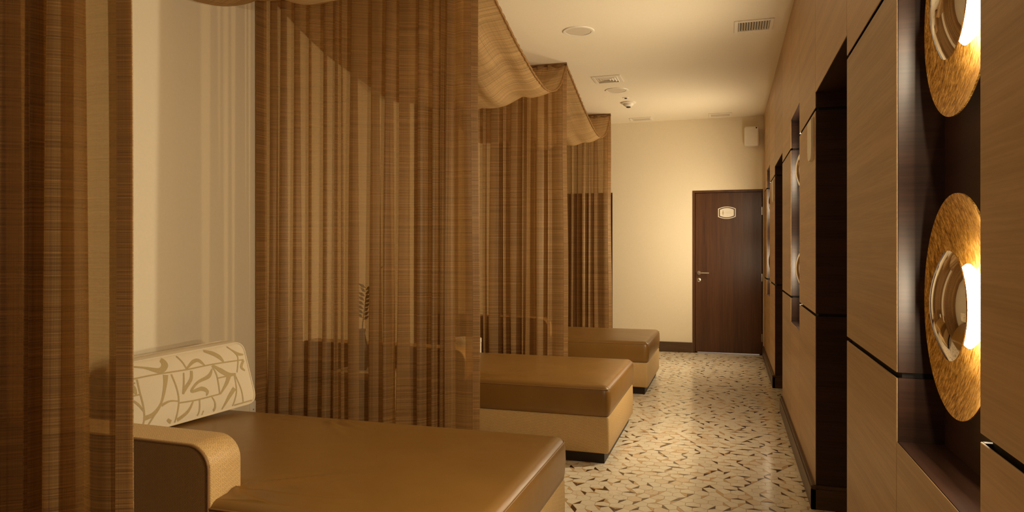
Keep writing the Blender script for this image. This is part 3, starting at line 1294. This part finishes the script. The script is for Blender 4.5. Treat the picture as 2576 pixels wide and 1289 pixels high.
# ------------------------------------------------------------------ curtains
def curtain(y, label, seed, nf=15, x0=LX + 0.030, x1=CX, edge=0.14, bottom=0.012):
    r = random.Random(seed)
    e = empty('curtain', (x1, y, 0), label, 'curtain', 'sheer brown curtains between the bays')
    wid = [r.choice((0.45, 0.6, 0.8, 1.0, 1.3, 1.7)) * r.uniform(0.85, 1.15) for _ in range(nf)]
    tot = sum(wid)
    W = x1 - edge - x0
    wid = [q * W / tot for q in wid]
    lap = [r.uniform(0.05, 0.62) for _ in range(nf)]       # how far each pleat doubles back
    dep = [r.uniform(0.024, 0.066) for _ in range(nf)]
    lean = [r.uniform(-0.014, 0.014) for _ in range(nf)]
    wob = [r.uniform(0, 6.28) for _ in range(nf)]
    QC = 14
    nr = 36
    z1 = CEIL - 0.012
    rows = []
    for j in range(nr + 1):
        v = j / nr
        z = bottom + (z1 - bottom) * v
        h = 1 - v
        pts = [(x0 - 0.016, -0.085), (x0 - 0.012, -0.055), (x0 - 0.006, -0.025)]
        xs = x0
        for i in range(nf):
            i2 = min(i + 1, nf - 1)
            for q in range(QC):
                t = q / QC
                ph = 2 * PI * t - PI
                lp = lap[i] * (1 - t) + lap[i2] * t
                dp = (dep[i] * (1 - t) + dep[i2] * t) * (0.75 + 0.5 * h)
                ln = (lean[i] * (1 - t) + lean[i2] * t) * h * (1 + 0.5 * math.sin(5 * h + wob[i]))
                lp *= 0.85 + 0.3 * h * math.sin(3.1 * h + wob[i]) + 0.15 * h
                x = xs + wid[i] * t - lp * wid[i] * math.sin(ph) + ln
                yy = -dp * math.sin(ph)
                pts.append((x, yy))
            xs += wid[i]
        # broad, softly curved end towards the aisle, turned back on itself
        for q in range(13):
            t = q / 12.0
            x = x1 - edge + edge * t + 0.018 * h * t + 0.004 * math.sin(9 * v + seed) * t
            yy = (0.75 + 0.5 * h) * 0.030 * math.sin(PI * (1 + 1.2 * t)) * (0.7 + 0.3 * math.sin(3 * v + seed))
            pts.append((x, yy))
        xe, ye = pts[-1]
        for q in range(1, 7):
            t = q / 6.0
            pts.append((xe - 0.10 * t + 0.006 * math.sin(PI * t), ye + 0.022 * math.sin(PI * 0.5 * t)))
        rows.append((z, pts))
    n = len(rows[0][1])
    mid_row = rows[nr // 2][1]
    arc = [0.0]
    for a, b in zip(mid_row[:-1], mid_row[1:]):
        arc.append(arc[-1] + math.hypot(b[0] - a[0], b[1] - a[1]))
    verts, faces, uvs = [], [], []
    for z, pts in rows:
        for k, (x, yy) in enumerate(pts):
            verts.append((x - x1, yy, z))
            uvs.append((arc[k] + seed * 3.1, z + seed * 1.7))
    for j in range(nr):
        for k in range(n - 1):
            q = j * n + k
            faces.append((q, q + 1, q + n + 1, q + n))
    o = obj('cloth', new_mesh('cloth', verts, faces, uvs, True), M['sheer'], e)

    def strip(k0, k1, dy, mat):
        hv, hf, hu = [], [], []
        hn = k1 - k0
        for z, pts in rows:
            for q in range(hn):
                x, yy = pts[k0 + q]
                hv.append((x - x1, yy + dy, z))
                hu.append((arc[k0 + q] + 0.4, z + seed))
        for j in range(nr):
            for q in range(hn - 1):
                k = j * hn + q
                hf.append((k, k + 1, k + hn + 1, k + hn))
        obj('hem', new_mesh('hem', hv, hf, hu, True), M[mat], o)
    strip(n - 10, n - 6, -0.003, 'hem')          # doubled hem on the free edge
    strip(0, 4, -0.003, 'hem')                   # and at the wall
    box('track', x0 - x1, 0.004, -0.012, 0.012, CEIL - 0.014, CEIL - 0.0005, M['piping'], e)
    return e


curtain(CURT[0], 'sheer brown curtain closest to the camera, beside the nearest daybed arm', 3)
curtain(CURT[1], 'wide sheer brown curtain hanging between the nearest and middle daybeds', 11)
curtain(CURT[2], 'sheer brown curtain hanging between the middle and farthest daybeds', 23)
curtain(CURT[3], 'sheer brown curtain hanging in front of the far left door', 31)

SAG = [(0, 0.0), (0.10, 0.07), (0.19, 0.135), (0.338, 0.242), (0.538, 0.350), (0.667, 0.384), (0.748, 0.368), (0.83, 0.315), (0.90, 0.235), (0.95, 0.14), (1, 0.0)]


def sag(v):
    for (a, s0), (b, s1) in zip(SAG[:-1], SAG[1:]):
        if v <= b:
            t = (v - a) / (b - a)
            return s0 + (s1 - s0) * t
    return 0.0


def canopy(ya, yb, label, seed, slack=1.0):
    e = empty('ceiling_swag', (CX, ya, CEIL), label, 'drape', 'cloth swags slung under the ceiling')
    r = random.Random(seed)
    NUc, NVc = 64, 48
    verts, faces, uvs = [], [], []
    x0 = LX + 0.03
    ph = [r.uniform(0, 6.28) for _ in range(4)]
    for j in range(NVc + 1):
        v = j / NVc
        sv = sum(sag(min(max(v + o, 0), 1)) for o in (-0.02, 0, 0.02)) / 3 if 0 < j < NVc else 0
        for i in range(NUc + 1):
            u = i / NUc
            deep = 1.0 + 0.28 * math.sin(PI * min(1, (1 - u) * 1.15)) ** 0.8
            env = math.sin(PI * v) ** 0.7
            rip = 0.018 * math.sin(u * 30 + 6.0 * v + ph[0]) + 0.006 * math.sin(u * 55 - 5.0 * v + ph[1]) + 0.026 * math.sin(u * 14 + 5 * v + ph[2])
            fade = min(1.0, (1 - u) * 7)
            z = -0.02 - sv * deep * slack + rip * (0.35 + 0.65 * env) * fade * (0.25 + 0.75 * env)
            gather = 0.020 * math.sin(u * 75 + ph[3]) * (1 - env)
            yv = ya + (yb - ya) * v + gather * (0.4 if 0.02 < v < 0.98 else 0.0)
            verts.append((x0 + (CX - x0) * u - CX, yv - ya, min(z, -0.012)))
            uvs.append((u * 1.5 + seed, v * 2.7))
    n = NUc + 1
    for j in range(NVc):
        for i in range(NUc):
            q = j * n + i
            faces.append((q, q + 1, q + n + 1, q + n))
    o = obj('cloth', new_mesh('cloth', verts, faces, uvs, True), M['swag'], e)
    # puckered rolled edge on the aisle side
    pts = []
    rr = []
    for j in range(NVc * 2 + 1):
        q = min(j // 2, NVc - 1)
        t = (j - 2 * q) / 2.0
        a, b = Vector(verts[q * n + NUc]), Vector(verts[(q + 1) * n + NUc])
        p = a + (b - a) * t
        pts.append(p + Vector((0.002 * math.sin(j * 1.9), 0, -0.002)))
        rr.append(0.0085 + 0.0016 * math.sin(j * 2.3 + seed))
    bm = bmesh.new()
    tube_mesh(bm, pts, rr, 8, True)
    from_bm('rolled_edge', bm, M['hem'], o, True)


canopy(CURT[0], CURT[1], 'brown cloth swag over the nearest daybed, just showing at the top', 2, 0.72)
canopy(CURT[1], CURT[2], 'large brown cloth swag over the middle daybed', 5)
canopy(CURT[2], CURT[3], 'small distant brown cloth swag over the farthest daybed', 9)

# ------------------------------------------------------------------ things behind the curtain
t = empty('side_table', (-2.26, 4.07, 0), 'pale side table behind the wide curtain, beside the middle daybed arm', 'table')
box('top', -0.21, 0.21, -0.10, 0.13, 0.49, 0.535, M['white'], t, 0.004)
box('leg', 0.15, 0.205, -0.09, 0.12, 0.0, 0.49, M['white'], t, 0.003)
box('leg', -0.205, -0.15, -0.09, 0.12, 0.0, 0.49, M['white'], t, 0.003)
vz = empty('vase', (-2.30, 4.07, 0.535), 'dark slim vase with a leafy branch behind the wide curtain', 'vase')
lathe('body', [(0, 0), (0.03, 0), (0.042, 0.05), (0.036, 0.16), (0.02, 0.24), (0.024, 0.27), (0.018, 0.27), (0.015, 0.24), (0, 0.02)], M['vase'], vz, 'Z', 28)
br = tube('branch', [(0, 0, 0.05), (0.005, 0, 0.3), (0.03, 0, 0.48), (0.09, 0.0, 0.62), (0.17, 0.0, 0.70)], [0.004, 0.004, 0.003, 0.0025, 0.0015], M['twig'], vz, 6)
for i in range(16):
    z = 0.33 + 0.014 * i
    sd = -1 if i % 2 else 1
    c0 = Vector((0.006 + 0.0015 * i, 0, z))
    tip = c0 + Vector((sd * 0.05, rnd.uniform(-0.02, 0.02), 0.03))
    d = (tip - c0)
    w = Vector((0, 1, 0)).cross(d).normalized() * 0.011
    m_ = c0 + d * 0.45
    v = [c0, m_ + w + Vector((0, 0.003, 0)), tip, m_ - w + Vector((0, 0.003, 0)), m_ + Vector((0, -0.003, 0))]
    obj('leaf', new_mesh('leaf', v, [(0, 4, 1), (1, 4, 2), (2, 4, 3), (3, 4, 0)]), M['leaf'], br)
s = empty('drum_table', (-2.165, 5.66, 0), 'white drum side table at the edge of the curtain behind the middle daybed', 'table')
lathe('body', [(0, 0), (0.115, 0), (0.118, 0.01), (0.118, 0.52), (0, 0.52)], M['white'], s, 'Z', 40)
lathe('top', [(0, 0.521), (0.117, 0.521), (0.120, 0.525), (0.120, 0.556), (0.117, 0.562), (0, 0.562)], M['white'], s, 'Z', 40)

# wall socket on the left wall
so = empty('wall_socket', (LX, 3.72, 0.33), 'small white socket plate low on the cream wall', 'socket')
box('plate', 0.0005, 0.009, -0.045, 0.045, -0.04, 0.04, M['white'], so, 0.003)
for q in (-0.016, 0.016):
    lathe('pin_hole', [(0, 0.0095), (0.004, 0.0095), (0.004, 0.006)], M['void'], so, 'X', 12, (0, q, -0.012))

# ------------------------------------------------------------------ ceiling fittings
def ceil_pt(px, py):
    d = ray(px, py)
    k = (CEIL - CAM_H) / d.z
    return d.x * k, d.y * k


def grille(name, px, py, w, l, label, slats, style):
    x, y = ceil_pt(px, py)
    e = empty(name, (x, y, CEIL), label, 'vent', 'square ceiling vents')
    fr = 0.028
    bm = bmesh.new()
    add_box(bm, -w / 2, -w / 2 + fr, -l / 2, l / 2, -0.010, -0.0005, 0.002, 1)
    add_box(bm, w / 2 - fr, w / 2, -l / 2, l / 2, -0.010, -0.0005, 0.002, 1)
    add_box(bm, -w / 2 + fr, w / 2 - fr, -l / 2, -l / 2 + fr, -0.010, -0.0005, 0.002, 1)
    add_box(bm, -w / 2 + fr, w / 2 - fr, l / 2 - fr, l / 2, -0.010, -0.0005, 0.002, 1)
    from_bm('frame', bm, M['white'], e, True, 40)
    box('duct', -w / 2 + fr, w / 2 - fr, -l / 2 + fr, l / 2 - fr, -0.0020, -0.0006, M['void' if style == 'louvre' else 'grille'], e)
    iw, il = w - 2 * fr, l - 2 * fr
    if style == 'louvre':
        for i in range(slats):
            xx = -iw / 2 + iw * (i + 0.5) / slats
            v = [(xx - 0.007, -il / 2, -0.0015), (xx + 0.004, -il / 2, -0.013), (xx + 0.006, -il / 2, -0.013), (xx - 0.004, -il / 2, -0.0015)]
            v += [(a, il / 2, c) for a, b, c in v]
            obj('slat', new_mesh('slat', v, [(0, 1, 2, 3), (7, 6, 5, 4), (0, 4, 5, 1), (1, 5, 6, 2), (2, 6, 7, 3), (3, 7, 4, 0)]), M['grille'], e)
    elif style == 'fourway':
        for i in range(4):
            a = iw / 2 * (1 - i / 4.3)
            b = il / 2 * (1 - i / 4.3)
            a2, b2 = a - iw * 0.06, b - il * 0.06
            zt, zb = -0.0022, -0.014
            v = [(-a, -b, zt), (a, -b, zt), (a, b, zt), (-a, b, zt), (-a2, -b2, zb), (a2, -b2, zb), (a2, b2, zb), (-a2, b2, zb)]
            v += [(q[0], q[1], q[2] + 0.0018) for q in v[4:]]
            f = []
            for k in range(4):
                k2 = (k + 1) % 4
                f.append((k, k2, 4 + k2, 4 + k))
                f.append((4 + k, 4 + k2, 8 + k2, 8 + k))
            obj('blade', new_mesh('blade', v, f), M['white'], e)
    else:
        for i in range(slats):
            yy = -il / 2 + il * (i + 0.5) / slats
            box('slat', -iw / 2, iw / 2, yy - il / slats * 0.36, yy + il / slats * 0.36, -0.0065, -0.0021, M['grille'], e)
    return e


def ctr(a, b):
    return (a[0] + b[0]) / 2, (a[1] + b[1]) / 2


grille('ceiling_vent', 1896, 63, 0.28, 0.27, 'slatted white ceiling vent next to the wood-panelled wall', 12, 'louvre')
grille('ceiling_vent', 1529, 199, 0.28, 0.28, 'four-way white ceiling vent beside the round speaker', 0, 'fourway')
grille('ceiling_vent', 1613, 299.5, 0.28, 0.21, 'flush vent at the far end of the ceiling, left of two', 4, 'flat')
grille('ceiling_vent', 1812, 288.5, 0.28, 0.21, 'flush vent at the far end of the ceiling, above the door', 4, 'flat')
for px, py, lab in ((1455, 78, 'nearer round flush speaker in the ceiling'), (1551, 227, 'farther round flush speaker in the ceiling beside the four-way vent')):
    x, y = ceil_pt(px, py)
    e = empty('ceiling_speaker', (x, y, CEIL), lab, 'speaker', 'round ceiling speakers')
    lathe('rim', [(0.098, -0.0006), (0.100, -0.007), (0.118, -0.007), (0.124, -0.0006)], M['white'], e, 'Z', 56)
    lathe('grille', [(0, -0.0045), (0.097, -0.0045), (0.097, -0.0006)], M['grille'], e, 'Z', 56)
x, y = ceil_pt(1574, 246)
e = empty('sprinkler_head', (x, y, CEIL), 'tiny recessed sprinkler head in the ceiling by the smoke detector', 'sprinkler')
lathe('ring', [(0.018, -0.0006), (0.02, -0.005), (0.034, -0.005), (0.037, -0.0006)], M['white'], e, 'Z', 28)
lathe('nozzle', [(0, -0.012), (0.013, -0.012), (0.013, -0.0006)], M['void'], e, 'Z', 20)
x, y = ceil_pt(1581, 258)
e = empty('smoke_detector', (x, y, CEIL), 'white domed smoke detector on the ceiling', 'detector')
lathe('base', [(0, -0.0006), (0.085, -0.0006), (0.083, -0.012), (0.068, -0.018), (0, -0.018)], M['white'], e, 'Z', 40)
lathe('dome', [(0.062, -0.0185), (0.056, -0.034), (0.034, -0.048), (0.028, -0.050), (0, -0.050)], M['white'], e, 'Z', 40)
lathe('sensor_cap', [(0.024, -0.0505), (0.024, -0.058), (0.018, -0.060), (0, -0.060)], M['void'], e, 'Z', 24)

# wall speaker near the corner above the door
xa = 0.185
e = empty('wall_speaker', (xa + 0.09, BY, 2.63), 'white rounded speaker box on the end wall above the door', 'speaker')
b_ = box('housing', -0.088, 0.088, -0.115, -0.02, 0.0, 0.245, M['white'], e, 0.022, 4)
lathe('socket', [(0, -0.0015), (0.009, -0.0015), (0.009, 0.004)], M['void'], b_, 'Y', 16, (0.055, -0.1145, 0.222))
box('bracket', -0.02, 0.02, -0.02, -0.0005, 0.05, 0.2, M['grille'], e)
